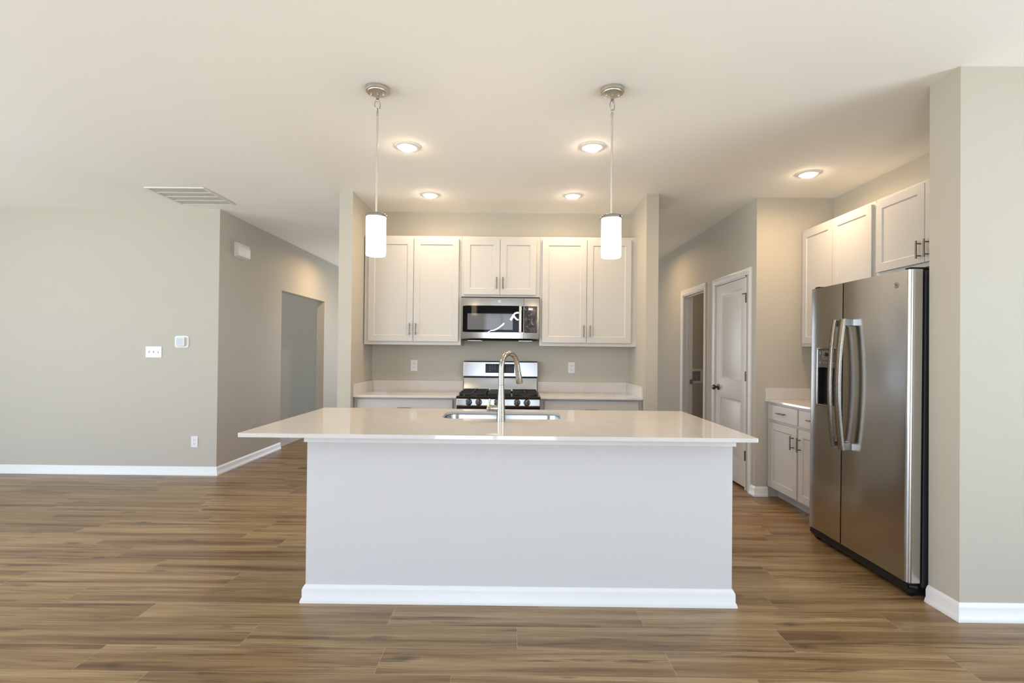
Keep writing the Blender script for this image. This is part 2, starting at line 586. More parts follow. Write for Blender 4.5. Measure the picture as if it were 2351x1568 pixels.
NH = [(-2.2, -.6, .2, 2.25)]  # unseen window added behind the alcove to lift the hall walls
wall_with_holes('wall_hall_end', 'y', NORTH, NORTH + .12, WEST, EAST, NH)
window(9, 'y', NORTH + .06, *NH[0], -1)

# ------------------------------------------------------------------ baseboards and door trim
BB = [(0, 0), (.022, 0), (.022, .007), (.017, .022), (.014, .026), (.014, .066), (.009, .078), (.003, .088), (0, .089)]
def baseboard(name, path):
    return structure(B().sweep(path, BB), name, M_TRIM, smooth=True)
# travel so that the room lies to the left
baseboard('baseboard_left', [(XL, OPY0), (XL, YL), (WEST, YL)])
baseboard('baseboard_hall_left', [(XL, NORTH), (XL, OPY1)])
baseboard('baseboard_side_room', [(XL - .118, 8.72), (WEST, 8.72)])
baseboard('baseboard_partition_left', [(P0, YB), (P0, YP), (P1, YP)][::-1] if False else [(P1, YP), (P0, YP), (P0, YB + .12)])
baseboard('baseboard_partition_right', [(P3, YB + .12), (P3, YP), (P2, YP)])
CW = 0.062   # casing width
baseboard('baseboard_short_wall', [(2.326, YF), (XR, YF), (XR, D1Y0 - CW - .055)])
baseboard('baseboard_between_doors', [(XR, D1Y1 + CW), (XR, D2Y0 - CW)])
baseboard('baseboard_hall_right', [(XR, D2Y1 + CW), (XR, NORTH)])
baseboard('baseboard_right', [(EAST, YW), (XW, YW), (XW, YW2)])
baseboard('baseboard_laundry', [(4.3, 6.95), (XR + .12, 6.95)])

def casing(name, y0, y1, zt, w):
    """moulded casing around an opening in the right hall wall, face towards -x"""
    prof = [(0.0, .0), (0.0, .009), (.012, .013), (.020, .013), (.030, .017), (w - .006, .018), (w, .014), (w, .0)]  # (out from opening, proud)
    b = B()
    rings = []
    for (yy, zz, sy, sz) in ((y0, 0.0, -1, 0), (y0, zt, -1, 1), (y1, zt, 1, 1), (y1, 0.0, 1, 0)):
        rings.append([(XR - p, yy + sy * o, zz + sz * o) for o, p in prof])
    b.loops(rings)
    o = structure(b, name, M_TRIM, smooth=True)
    return o
def jamb(b, y0, y1, zt):
    t = .018
    b.box(XR - .002, XR + .122, y0, y0 + t, 0, zt)
    b.box(XR - .002, XR + .122, y1 - t, y1, 0, zt)
    b.box(XR - .002, XR + .122, y0, y1, zt - t, zt)
    # stop
    s0, s1 = XR + .045, XR + .08
    b.box(s0, s1, y0 + t, y0 + t + .012, 0, zt - t)
    b.box(s0, s1, y1 - t - .012, y1 - t, 0, zt - t)
    b.box(s0, s1, y0 + t, y1 - t, zt - t - .012, zt - t)
c1 = casing('trim_1', D1Y0 - .055, D1Y1 - .004, D1H - .004, CW)
b = B(); jamb(b, D1Y0 - .001, D1Y1 + .001, D1H); structure(b, 'trim_3', M_TRIM)
casing('trim_2', D2Y0 + .004, D2Y1 - .004, D2H - .004, CW)
b = B(); jamb(b, D2Y0 - .001, D2Y1 + .001, D2H)
j2 = structure(b, 'trim_4', M_TRIM)
b = B(); b.box(XR + .088, XR + .122, D2Y1 - .0205, D2Y1 - .017, .90, .96)
b.box(XR + .120, XR + .126, D2Y1 - .0205, D2Y1 + .0, .905, .955)
b.done('strike_plate', M_NICKEL, j2, label='metal strike plate')

# ------------------------------------------------------------------ panelled leaf builder
def panel_leaf(b, mp, u0, u1, v0, v1, w0, w1, panels, steps):
    """a slab from w0 (back) to w1 (face) with sunk panels; mp maps (u, v, w) to world; steps = (inset, face depth) loops"""
    us = sorted({u0, u1, *[p[0] for p in panels], *[p[1] for p in panels]})
    vs = sorted({v0, v1, *[p[2] for p in panels], *[p[3] for p in panels]})
    for i in range(len(us) - 1):
        for j in range(len(vs) - 1):
            mu, mv = (us[i] + us[i + 1]) / 2, (vs[j] + vs[j + 1]) / 2
            if any(p[0] < mu < p[1] and p[2] < mv < p[3] for p in panels): continue
            b.face([mp(us[i], vs[j], w1), mp(us[i + 1], vs[j], w1), mp(us[i + 1], vs[j + 1], w1), mp(us[i], vs[j + 1], w1)])
    def rect(a0, a1, c0, c1, w): return [mp(a0, c0, w), mp(a1, c0, w), mp(a1, c1, w), mp(a0, c1, w)]
    for p in panels:
        b.loops([rect(p[0] + s, p[1] - s, p[2] + s, p[3] - s, w1 - d) for s, d in [(0, 0)] + steps], False, True)
    # sides share the face grid points
    bl = [(us[i], v0) for i in range(len(us))] + [(u1, v) for v in vs[1:]] + [(u_, v1) for u_ in us[::-1][1:]] + [(u0, v) for v in vs[::-1][1:-1]]
    b.loops([[mp(a, c, w0) for a, c in bl], [mp(a, c, w1) for a, c in bl]], True, False)
    return b
def mapY(y): return lambda a, c, w: (a, y - w, c)          # face towards the camera
def mapX(x): return lambda a, c, w: (x - w, a, c)          # face towards -x
SHAKER = [(0.006, 0.007), (0.0065, 0.0072)]
def shaker(b, mp, u0, u1, v0, v1, fr=0.058, t=0.020):
    return panel_leaf(b, mp, u0, u1, v0, v1, 0.0, t, [(u0 + fr, u1 - fr, v0 + fr, v1 - fr)], SHAKER)
def pull(parent, mp, a, c, w, horizontal=False, length=0.115):
    """bar pull standing off a front; (a, c) its middle"""
    b = B()
    hl, post = length / 2, length * 0.34
    if horizontal:
        b.tube([mp(a - hl, c, w + .030), mp(a + hl, c, w + .030)], .0058, 12)
        for s in (-post, post): b.tube([mp(a + s, c, w), mp(a + s, c, w + .030)], .0045, 10)
    else:
        b.tube([mp(a, c - hl, w + .030), mp(a, c + hl, w + .030)], .0058, 12)
        for s in (-post, post): b.tube([mp(a, c + s, w), mp(a, c + s, w + .030)], .0045, 10)
    return b.done('handle', M_PULL, parent, smooth=True, label='brushed nickel bar handle')

# ------------------------------------------------------------------ hall door
d1 = structure(panel_leaf(B(), mapX(XR + .040), D1Y0 + .004, D1Y1 - .022, .022, D1H - .022, 0, .036,
        [(5.040, 5.548, 1.022, 1.945), (5.040, 5.548, .245, .845)],
        [(.012, .009), (.020, .010), (.030, .010), (.050, .003)]), 'door_1', M_DOOR, smooth=True)
HX = XR + .002
for z in (1.843, 1.088, .327):
    b = B()
    b.box(HX - .003, HX + .001, D1Y0 + .006, D1Y0 + .024, z - .045, z + .045)
    b.tube([(HX - .006, D1Y0 + .003, z - .047), (HX - .006, D1Y0 + .003, z + .047)], .006, 12)
    if z > 1.5:
        b.tube([(HX - .006, D1Y0 + .004, z + .040), (HX - .026, D1Y0 + .045, z + .040)], .004, 10)
    b.done('hinge', M_BRONZE, d1, smooth=True, label='dark metal hinge')
B().tube([(HX - .022, D1Y0 + .037, 1.883), (HX - .032, D1Y0 + .057, 1.883)], [.009, .008], 12).done('door_stop', M_PLATE, d1, smooth=True, label='white tipped hinge door stop')
b = B()
b.lathe([(.0, .003), (.031, .003), (.033, 0), (.030, -.008), (.014, -.011), (.011, -.028), (.020, -.036), (.027, -.046), (.028, -.055), (.024, -.064), (.012, -.068), (.001, -.069)], (XR + .004, 5.595, .940), 'x', 28)
b.done('door_handle', M_BRONZE, d1, smooth=True, label='dark bronze round door knob')

# ------------------------------------------------------------------ cabinets
YU, YUF = 4.999, YB - .004
ZU0, ZU1, ZM = 1.360, 2.424, 1.834
def upper(label, x0, x1, z0, doors, hz, group):
    t = thing('wall_cabinet', ((x0 + x1) / 2, YUF, z0), label, 'cabinet', group)
    B().box(x0, x1, YU, YUF, z0, ZU1).done('body', M_CAB, t, bevel=.0015)
    mid = (x0 + x1) / 2
    for i, (a, c) in enumerate(doors):
        d = shaker(B(), mapY(YU), a, c, z0 + .034 if z0 < 1.5 else z0 + .020, ZU1 - .028).done('door', M_CAB, t, bevel=.0015)
        hx = (c - .028) if i == 0 else (a + .028)
        pull(d, mapY(YU), hx, hz, .020)
    return t
GU = 'white wall cabinets above the range counter'
upper('tall white double-door wall cabinet left of the microwave, behind the left pendant', -1.472, -.527, ZU0, [(-1.430, -.993), (-.989, -.552)], 1.512, GU)
upper('short white double-door wall cabinet directly above the microwave', -.5255, .2375, ZM, [(-.500, -.1525), (-.149, .200)], 1.965, GU)
upper('tall white double-door wall cabinet right of the microwave, behind the right pendant', .239, 1.181, ZU0, [(.262, .693), (.697, 1.126)], 1.505, GU)

XU = 2.630
ZR1 = 2.432
GR = 'white wall cabinets on the fridge wall'
def upper_r(label, y0, y1, z0, doors, hz, group=GR):
    t = thing('wall_cabinet', (XC, (y0 + y1) / 2, z0), label, 'cabinet', group)
    B().box(XU, XC - .004, y0, y1, z0, ZR1).done('body', M_CAB, t, bevel=.0015)
    for i, (a, c) in enumerate(doors):
        d = shaker(B(), mapX(XU), a, c, z0 + .028, ZR1 - .022).done('door', M_CAB, t, bevel=.0015)
        hy = (a + .030) if i == 0 else (c - .030)
        pull(d, mapX(XU), hy, hz, .020)
    return t
upper_r('tall white wall cabinet in the corner, left of and behind the fridge', 3.750, 4.712, 1.374, [(4.236, 4.672), (3.772, 4.231)], 1.50)
upper_r('short white double-door cabinet mounted over the fridge', 2.802, 3.745, 1.872, [(3.283, 3.722), (2.842, 3.279)], 1.985)

# base cabinets on the back wall (drawer over doors)
YC = 4.691
YBF = YC + .030
def base_back(label, x0, x1, a, c):
    t = thing('base_cabinet', ((x0 + x1) / 2, YB - .05, 0), label, 'cabinet', 'white base cabinets beside the range')
    B().box(x0, x1, YBF + .02, YB - .004, .10, ZC - .021).done('body', M_CAB, t, bevel=.0015)
    B().box(x0, x1, YBF + .09, YB - .004, 0, .10).done('toe_kick', M_CAB, t)
    mp = mapY(YBF + .02)
    d = panel_leaf(B(), mp, a, c, .715, .852, 0, .02, [], []).done('drawer', M_CAB, t, bevel=.002)
    pull(d, mp, (a + c) / 2, .7745, .020, True, .128)
    m = (a + c) / 2
    for i, (p, q) in enumerate(((a, m - .002), (m + .002, c))):
        e_ = shaker(B(), mp, p, q, .125, .695).done('door', M_CAB, t, bevel=.0015)
        pull(e_, mp, (q - .03) if i == 0 else (p + .03), .60, .020)
base_back('white base cabinet with one wide drawer, left of the range', P1 + .002, -.528, -1.446, -.567)
base_back('white base cabinet with one wide drawer, right of the range', .239, P2 - .002, .278, 1.142)

def counter(name, label, parts):
    b = B()
    for p in parts[0]: b.box(*p)
    o = b.done(name, M_QUARTZ, None, bevel=.002)
    tag(o, label, 'countertop')
    for p in parts[1]:
        o2 = B().box(*p).done('backsplash', M_QUARTZ, o, bevel=.0015)
    return o
ZT = ZC - .020
counter('countertop', 'white quartz countertop with upstand, left of the range', ([(P1 + .001, -.528, YC, YB - .001, ZT, ZC)],
        [(P1 + .021, -.528, YB - .020, YB - .001, ZC, ZC + .103), (P1 + .001, P1 + .020, YC + .004, YB - .001, ZC, ZC + .103)]))
counter('countertop', 'white quartz countertop with upstand, right of the range', ([(.239, P2 - .001, YC, YB - .001, ZT, ZC)],
        [(.239, P2 - .021, YB - .020, YB - .001, ZC, ZC + .103), (P2 - .020, P2 - .001, YC + .004, YB - .001, ZC, ZC + .103)]))

# base cabinet and counter beside the fridge
XB = 2.326
t = thing('base_cabinet', (XC - .05, 4.24, 0), 'white two-drawer two-door base cabinet partly hidden behind the fridge', 'cabinet')
B().box(XB, XC - .004, 3.74, 4.716, .10, ZC - .021).done('body', M_CAB, t, bevel=.0015)
B().box(XB + .095, XC - .004, 3.74, 4.716, 0, .10).done('toe_kick', M_CAB, t)
mp = mapX(XB)
for a, c in ((4.192, 4.668), (3.762, 4.172)):
    d = panel_leaf(B(), mp, a, c, .718, .850, 0, .02, [], []).done('drawer', M_CAB, t, bevel=.002)
    pull(d, mp, (a + c) / 2 - .01, .788, .020, True, .115)
for i, (a, c) in enumerate(((4.200, 4.668), (3.762, 4.176))):
    d = shaker(B(), mp, a, c, .112, .695, .062).done('door', M_CAB, t, bevel=.0015)
    pull(d, mp, (a + .045) if i == 0 else (c - .032), .572, .020)
counter('countertop', 'short white quartz countertop with upstand, between corner wall and fridge', ([(2.300, XC - .001, 3.74, YF - .001, ZT, ZC)],
        [(2.303, XC - .021, YF - .020, YF - .001, ZC, ZC + .103), (XC - .020, XC - .001, 3.74, YF - .001, ZC, ZC + .103)]))

# ------------------------------------------------------------------ kitchen island
IX0, IX1, IY0, IY1 = -1.349, 1.191, 2.500, 3.656
BX0, BX1, BY0, BY1 = -1.070, 1.131, 2.660, 3.610
t = thing('kitchen_island', ((BX0 + BX1) / 2, (BY0 + BY1) / 2, 0), 'white painted kitchen island base in the middle of the floor', 'kitchen island')
b = B()
b.loops([[(BX0, BY0, 0), (BX1, BY0, 0), (BX1, BY1, 0), (BX0, BY1, 0)], [(BX0, BY0, ZT - .001), (BX1, BY0, ZT - .001), (BX1, BY1, ZT - .001), (BX0, BY1, ZT - .001)]], True, False)
b.done('base_panel', M_ISL, t)
B().sweep([(BX0, BY1), (BX0, BY0), (BX1, BY0), (BX1, BY1)][::-1], BB).done('baseboard', M_TRIM, t, smooth=True)
B().sweep([(BX0, BY1), (BX0, BY0), (BX1, BY0), (BX1, BY1)][::-1],
          [(0, ZT - .046), (.013, ZT - .046), (.013, ZT - .022), (.020, ZT - .012), (.020, ZT - .001), (0, ZT - .001)]).done('moulding', M_TRIM, t)
for i in range(4):
    a = BX0 + .03 + i * .537
    d = shaker(B(), lambda p, q, w: (p, BY1 + w, q), a, a + .53, .12, .84).done('door', M_CAB, t, bevel=.0015)
    pull(d, lambda p, q, w: (p, BY1 + w, q), a + (.5 if i % 2 == 0 else .03), .74, .02)

def rrect(x0, x1, y0, y1, rad, z, n=8):
    pts = []
    for cx_, cy_, a0 in ((x1 - rad, y1 - rad, 0), (x0 + rad, y1 - rad, 90), (x0 + rad, y0 + rad, 180), (x1 - rad, y0 + rad, 270)):
        for k in range(n + 1):
            a = math.radians(a0 + 90 * k / n)
            pts.append((cx_ + rad * math.cos(a), cy_ + rad * math.sin(a), z))
    return pts
SX0, SX1, SY0, SY1 = -.452, .300, 3.128, 3.532
def plate_with_hole(b, outer, inner_fn, z0, z1):
    bm = b.bm
    tops = []
    for z in (z0, z1):
        lo = [bm.verts.new((x, y, z)) for x, y in outer]
        li = [bm.verts.new(p) for p in inner_fn(z)]
        ed = [bm.edges.new((lo[i], lo[(i + 1) % len(lo)])) for i in range(len(lo))] + [bm.edges.new((li[i], li[(i + 1) % len(li)])) for i in range(len(li))]
        bmesh.ops.triangle_fill(bm, use_beauty=True, edges=ed)
        tops.append((lo, li))
    for k in (0, 1):
        a, c = tops[0][k], tops[1][k]
        for i in range(len(a)):
            j = (i + 1) % len(a)
            bm.faces.new((a[i], a[j], c[j], c[i]))
b = B()
# slightly eased outer corners
outer = [(p[0], p[1]) for p in rrect(IX0, IX1, IY0, IY1, .008, 0, 3)]
plate_with_hole(b, outer, lambda z: rrect(SX0, SX1, SY0, SY1, .085, z), ZT, ZC)
tag(b.done('island_countertop', M_QUARTZ, None, bevel=.0015), 'large white quartz countertop on the island, with a sink cut-out', 'countertop')

# undermount sink
b = B()
rings = []
for ins, z in ((-.028, ZT - .003), (-.006, ZT - .003), (-.004, ZT - .010), (.002, ZT - .12), (.010, ZT - .185), (.030, ZT - .205), (.060, ZT - .211)):
    rings.append(rrect(SX0 + ins, SX1 - ins, SY0 + ins, SY1 - ins, max(.03, .085 - ins), z))
b.loops(rings, False, True)
s = b.done('kitchen_sink', M_SINK, None, smooth=True)
k = s.modifiers.new('sheet', 'SOLIDIFY'); k.thickness = .0015; k.offset = -1
tag(s, 'stainless steel undermount sink set into the island countertop', 'sink')
B().lathe([(.0, 0), (.045, 0), (.045, .004), (.036, .002), (.030, -.003), (.001, -.003)], ((SX0 + SX1) / 2, (SY0 + SY1) / 2, ZT - .2105), 'z').done('drain', M_CHROME, s, smooth=True, label='round chrome drain')

# faucet
FX, FY = -.0775, 3.030
t = thing('faucet', (FX, FY, ZC), 'tall brushed nickel gooseneck faucet on the island in front of the sink', 'faucet')
b = B()
b.lathe([(.001, 0), (.0262, 0), (.0262, .004), (.0255, .02), (.0235, .08), (.0195, .16), (.0170, .205), (.0162, .212)], (FX, FY, ZC + .0005), 'z', 32)
b.done('body', M_NICKEL, t, smooth=True)
PHI = math.radians(33)
def fp(s_, z): return (FX + s_ * math.sin(PHI), FY + s_ * math.cos(PHI), z)
pts = [fp(0, ZC + .214), fp(0, 1.15), fp(0, 1.19)]
AR, AZ = .086, 1.206
for k in range(0, 14):
    a = math.radians(180 - k * 165 / 13)
    pts.append(fp(AR + AR * math.cos(a), AZ + AR * math.sin(a)))
end = pts[-1]
b = B(); b.tube(pts, .0160, 24); b.done('spout', M_NICKEL, t, smooth=True)
a = math.radians(15)
ds, dz = math.sin(a), -math.cos(a)
s0 = AR + AR * math.cos(a); z0 = AZ + AR * math.sin(a)
def hp(q): return fp(s0 + ds * q, z0 + dz * q)
b = B(); b.tube([hp(.0015), hp(.045), hp(.0465), hp(.0485), hp(.050), hp(.09), hp(.124), hp(.127)], [.0165, .0168, .0150, .0150, .0172, .0192, .0212, .0195], 24)
b.done('spray_head', M_NICKEL, t, smooth=True, label='flared pull-down spray head')
b = B(); b.lathe([(.0158, 0), (.0158, .003)], (FX, FY, ZC + .2125), 'z', 24); b.done('ring', M_DARK, t)
b = B(); b.tube([(FX - .008, FY, .9665), (FX - .046, FY, .9665), (FX - .047, FY, .9665), (FX - .049, FY, .9665), (FX - .050, FY, .9665), (FX - .081, FY, .9665), (FX - .083, FY, .9665)],
       [.0195, .0195, .0178, .0178, .0195, .0195, .018], 24)
h = b.done('handle', M_NICKEL, t, smooth=True, label='side lever valve')
B().tube([(FX - .066, FY, .980), (FX - .068, FY, 1.000), (FX - .066, FY, 1.022)], [.0050, .0062, .0068], 14).done('lever', M_NICKEL, h, smooth=True)
B().lathe([(.001, -.0198), (.003, -.0198), (.003, -.0185)], (FX - .066, FY, .9625), 'y', 12).done('set_screw', M_DARK, h)

# ------------------------------------------------------------------ gas range
RX0, RX1 = -.5250, .2360
RC = (RX0 + RX1) / 2
RY = 4.640
t = thing('gas_range', (RC, 5.0, 0), 'stainless gas range with black cooktop against the kitchen back wall', 'range')
B().box(RX0 + .002, RX1 - .002, RY + .03, YB - .012, .02, .868).done('body', M_FSIDE, t, bevel=.003)
b = B()
b.loops([[(x, y, z) for y, z in ((RY + .028, .798), (RY + .004, .800), (RY - .004, .812), (RY + .004, .870), (RY + .010, .874), (RY + .06, .874), (RY + .06, .798))] for x in (RX0 + .004, RX1 - .004)])
cp = b.done('control_panel', M_STEEL2, t, bevel=.003)
for i, kx in enumerate((-.411, -.321, -.1535, .026, .1155)):
    b = B()
    b.lathe([(.0305, .006), (.031, -.004), (.029, -.010), (.0255, -.014), (.0245, -.026), (.022, -.029), (.001, -.030)], (kx, RY, .842), 'y', 28)
    kn = b.done('knob', M_CHROME, cp, smooth=True, label='round steel burner knob')
    B().box(kx + .0035, kx + .0105, RY - .0312, RY - .024, .821, .863).done('pointer', M_PLAS, kn)
# oven door, handle and drawer
b = B(); b.box(RX0 + .004, RX1 - .004, RY - .004, RY + .028, .16, .790)
od = b.done('oven_door', M_GLASSB, t, bevel=.004, label='black glass oven door')
B().box(RX0 + .10, RX1 - .10, RY - .0055, RY - .003, .33, .60).done('window', M_OVWIN, od)
b = B(); b.tube([(RX0 + .05, RY - .05, .745), (RX1 - .05, RY - .05, .745)], .011, 16)
for x in (RX0 + .07, RX1 - .07): b.tube([(x, RY - .003, .745), (x, RY - .05, .745)], .009, 12)
b.done('handle', M_CHROME, od, smooth=True, label='steel bar oven handle')
B().box(RX0 + .004, RX1 - .004, RY - .002, RY + .028, .035, .150).done('drawer', M_STEEL2, t, bevel=.004)
# cooktop
b = B()
def ringxy(i, z): return [(RX0 - .001 + i, RY + .006 + i, z), (RX1 + .001 - i, RY + .006 + i, z), (RX1 + .001 - i, 5.262, z), (RX0 - .001 + i, 5.262, z)]
b.loops([ringxy(.004, .8735), ringxy(0, .8755), ringxy(0, .890), ringxy(.006, .8965), ringxy(.020, .8965), ringxy(.034, .8865), ringxy(.036, .8862)])
ct = b.done('cooktop', M_BLACK, t, bevel=.002, label='glossy black cooktop')
for gx0, gx1 in ((-.505, -.262), (-.018, .218)):
    b = B()
    gy0, gy1 = RY + .075, 5.235
    z0, z1 = .907, .921
    w = .011
    b.box(gx0, gx1, gy0, gy0 + w, z0, z1); b.box(gx0, gx1, gy1 - w, gy1, z0, z1)
    b.box(gx0, gx0 + w, gy0, gy1, z0, z1); b.box(gx1 - w, gx1, gy0, gy1, z0, z1)
    gm = (gy0 + gy1) / 2; xm = (gx0 + gx1) / 2
    b.box(gx0, gx1, gm - w / 2, gm + w / 2, z0, z1)
    for yc in ((gy0 + gm) / 2, (gy1 + gm) / 2):
        b.box(gx0, xm - .03, yc - w / 2, yc + w / 2, z0, z1 + .004); b.box(xm + .03, gx1, yc - w / 2, yc + w / 2, z0, z1 + .004)
        b.box(xm - w / 2, xm + w / 2, yc + .03, yc + (gm - gy0) / 2, z0, z1 + .004); b.box(xm - w / 2, xm + w / 2, yc - (gm - gy0) / 2, yc - .03, z0, z1 + .004)
    for x in (gx0, gx1 - w):
        for y in (gy0, gm - w / 2, gy1 - w): b.box(x, x + w, y, y + w, .8862, z0)
    b.done('grate', M_IRON, ct, bevel=.002, label='black cast iron burner grate')
    for yc in ((gy0 + gm) / 2, (gy1 + gm) / 2):
        b = B()
        b.lathe([(.001, 0), (.052, 0), (.050, .006), (.044, .008), (.042, .012), (.036, .016), (.001, .017)], (xm, yc, .8863), 'z', 28)
        b.done('burner', M_IRON, ct, smooth=True)
b = B()
b.box(-.247, -.033, RY + .10, 5.225, .902, .918)
for y in (RY + .105, 5.21): b.box(-.24, -.04, y, y + .012, .8862, .903)
b.done('griddle', M_IRON, ct, bevel=.003, label='flat black centre griddle plate')
# backguard
b = B()
b.loops([[(x, y, z) for y, z in ((5.262, .880), (5.263, .900), (5.272, .935), (5.281, .985), (5.288, 1.033), (YB - .012, 1.033), (YB - .012, .880))] for x in (RX0 + .004, RX1 - .004)])
b.done('backguard', M_STEEL2, t, bevel=.002, smooth=True, label='curved stainless backguard')
b = B()
b.loops([[(x, y, z) for y, z in ((5.252, 1.046), (5.264, 1.192), (5.272, 1.203), (YB - .012, 1.206), (YB - .012, 1.046))] for x in (RX0, RX1)])
bp_ = b.done('back_panel', M_STEEL2, t, bevel=.004, seg=3, label='stainless panel with touch controls')
B().box(RX0 + .002, RX1 - .002, 5.274, YB - .012, 1.032, 1.047).done('gap_strip', M_PLAS, t)
b = B()
b.loops([[(x, 5.2525 + (z - 1.046) * .0822 - d, z) for x, z in ((-.298, 1.083), (-.002, 1.083), (-.002, 1.175), (-.298, 1.175))] for d in (-.002, .0035)])
dsp = b.done('touch_display', M_GLASSB, bp_, bevel=.001, label='black glass touch display')
for cols, rows in (((-.252, -.226, -.200), (1.163, 1.144, 1.125)), ((-.252,), (1.106,)), ((-.080, -.055), (1.163, 1.144, 1.125, 1.106))):
    for x in cols:
        for z in rows:
            b = B()
            w_ = .0065 if x < -.1 else .0025
            yk = 5.2525 + (z - 1.046) * .0822
            b.box(x - w_, x + w_, yk - .0048, yk - .003, z - .0016, z + .0016)
            b.done('key_mark', M_DIM, dsp, label='small pale key marking')

# ------------------------------------------------------------------ microwave over the range
MX0, MX1, MY = -.5225, .2335, 4.938
MZ0, MZ1 = 1.421, 1.822
t = thing('microwave', ((MX0 + MX1) / 2, YB - .02, MZ0), 'stainless over-the-range microwave between the wall cabinets', 'microwave')
B().box(MX0 + .003, MX1 - .003, MY + .045, YB - .005, MZ0 + .002, MZ1 - .002).done('body', M_FSIDE, t, bevel=.003)
DIV = .0835
def curved_front(x0, x1, bulge, yb):
    """gently bowed front: centre of the whole oven stands proudest"""
    b = B()
    n = 16
    c = (MX0 + MX1) / 2
    hw = (MX1 - MX0) / 2
    rings = []
    for k in range(n + 1):
        x = x0 + (x1 - x0) * k / n
        y = MY + bulge * ((x - c) / hw) ** 2
        rings.append([(x, yb, MZ0), (x, y + .012, MZ0), (x, y + .003, MZ0 + .008), (x, y, MZ0 + .06), (x, y, MZ1 - .06), (x, y + .004, MZ1 - .008), (x, y + .014, MZ1), (x, yb, MZ1)])
    return b.loops(rings)
BUL = .014
dr = curved_front(MX0, DIV - .0015, BUL, MY + .046).done('door', M_STEEL2, t, smooth=True, label='stainless door with dark window')
pn = curved_front(DIV + .0015, MX1, BUL, MY + .046).done('control_panel', M_STEEL2, t, smooth=True, label='steel end panel with black keypad')
def bowed(x0, x1, z0, z1, lift, th=.003, rad=.0):
    b = B()
    c = (MX0 + MX1) / 2; hw = (MX1 - MX0) / 2
    rings = []
    n = 14
    for k in range(n + 1):
        x = x0 + (x1 - x0) * k / n
        y = MY + BUL * ((x - c) / hw) ** 2 - lift
        e = min(x - x0, x1 - x)
        cut = rad - math.sqrt(max(0, rad * rad - (rad - e) ** 2)) if e < rad else 0
        rings.append([(x, y + th, z0 + cut), (x, y, z0 + cut), (x, y, z1 - cut), (x, y + th, z1 - cut)])
    return b.loops(rings)
gl = bowed(-.505, DIV - .0035, 1.487, 1.744, .0012, .003, .004).done('glass', M_GLASSB, dr, label='black glass')
bowed(-.459, -.022, 1.512, 1.667, .0020, .002).done('window', M_OVWIN, dr, label='grey meshed window')
bowed(DIV + .0035, .213, 1.485, 1.742, .0012, .003, .004).done('keypad', M_GLASSB, pn, label='black glass keypad')
# handle
b = B()
hy = MY - .0
b.loops([[(x, y, z) for x, y in ((.035, hy - .016), (.041, hy - .024), (.060, hy - .024), (.066, hy - .016), (.066, hy + .004), (.035, hy + .004))] for z in (1.489, 1.741)])
b.done('handle', M_NICKEL, dr, bevel=.002, label='flat vertical steel handle')
# clock digits 5:01 drawn as seven-segment bars
b = B()
SEG = {'5': 'afgcd', '0': 'abcdef', '1': 'bc'}
def digit(ch, x, z, w=.010, h=.018, t_=.0022):
    y0, y1 = MY + .0015, MY + .004
    P = {'a': (x, x + w, z + h - t_, z + h), 'g': (x, x + w, z + h / 2 - t_ / 2, z + h / 2 + t_ / 2), 'd': (x, x + w, z, z + t_),
         'b': (x + w - t_, x + w, z + h / 2, z + h), 'c': (x + w - t_, x + w, z, z + h / 2), 'f': (x, x + t_, z + h / 2, z + h), 'e': (x, x + t_, z, z + h / 2)}
    for s_ in SEG[ch]:
        p = P[s_]
        b.box(p[0], p[1], y0, y1, p[2], p[3])
digit('5', .131, 1.704); digit('0', .149, 1.704); digit('1', .159, 1.704)
for z in (1.708, 1.716): b.box(.1437, .1457, MY + .0015, MY + .004, z, z + .0025)
b.done('clock', M_CLOCK, pn, label='lit clock digits 5:01')
# crinkled protective film still on the keypad
b = B()
random.seed(5)
NX, NZ = 14, 24
vs = [[b.bm.verts.new((DIV + .004 + (.209 - DIV) * i / NX, MY - .001 + BUL * ((DIV + .125 * i / NX + .1445) / .378) ** 2 - .004 - random.random() * .004, 1.488 + .252 * j / NZ)) for j in range(NZ + 1)] for i in range(NX + 1)]
for i in range(NX):
    for j in range(NZ): b.bm.faces.new((vs[i][j], vs[i + 1][j], vs[i + 1][j + 1], vs[i][j + 1]))
b.done('protective_film', M_CRINKLE, pn, smooth=True, label='crinkled clear protective film')
# peeling film edges by the handle and over the glass, their reflection coloured white
def ribbon(pts, w, m, name, parent, label, th=.0008):
    b = B()
    pts = [Vector(p) for p in pts]
    rings = []
    for i, p in enumerate(pts):
        d = (pts[min(i + 1, len(pts) - 1)] - pts[max(i - 1, 0)]).normalized()
        n = Vector((-d.z, 0, d.x))
        ww = w[i] if isinstance(w, (list, tuple)) else w
        rings.append([p + n * ww + Vector((0, -th, 0)), p - n * ww + Vector((0, -th, 0)), p - n * ww + Vector((0, th, 0)), p + n * ww + Vector((0, th, 0))])
    b.loops(rings)
    return b.done(name, m, parent, smooth=True, label=label)
y_ = MY - .010
ribbon([(.036, y_ - .006, 1.676), (.016, y_ - .008, 1.676), (-.004, y_ - .006, 1.668), (-.014, y_ - .004, 1.652), (-.004, y_ - .006, 1.634), (.012, y_ - .008, 1.616), (.024, y_ - .006, 1.608), (.036, y_ - .004, 1.610)],
       .0085, M_FILM, 'film_edge', dr, 'peeling film edge looped at the handle, reflection coloured white')
ribbon([(-.012, y_ - .002, 1.656), (-.028, y_, 1.628), (-.044, y_ + .003, 1.604)], .012, M_FILM, 'film_edge', dr, 'loose film end, reflection coloured white')
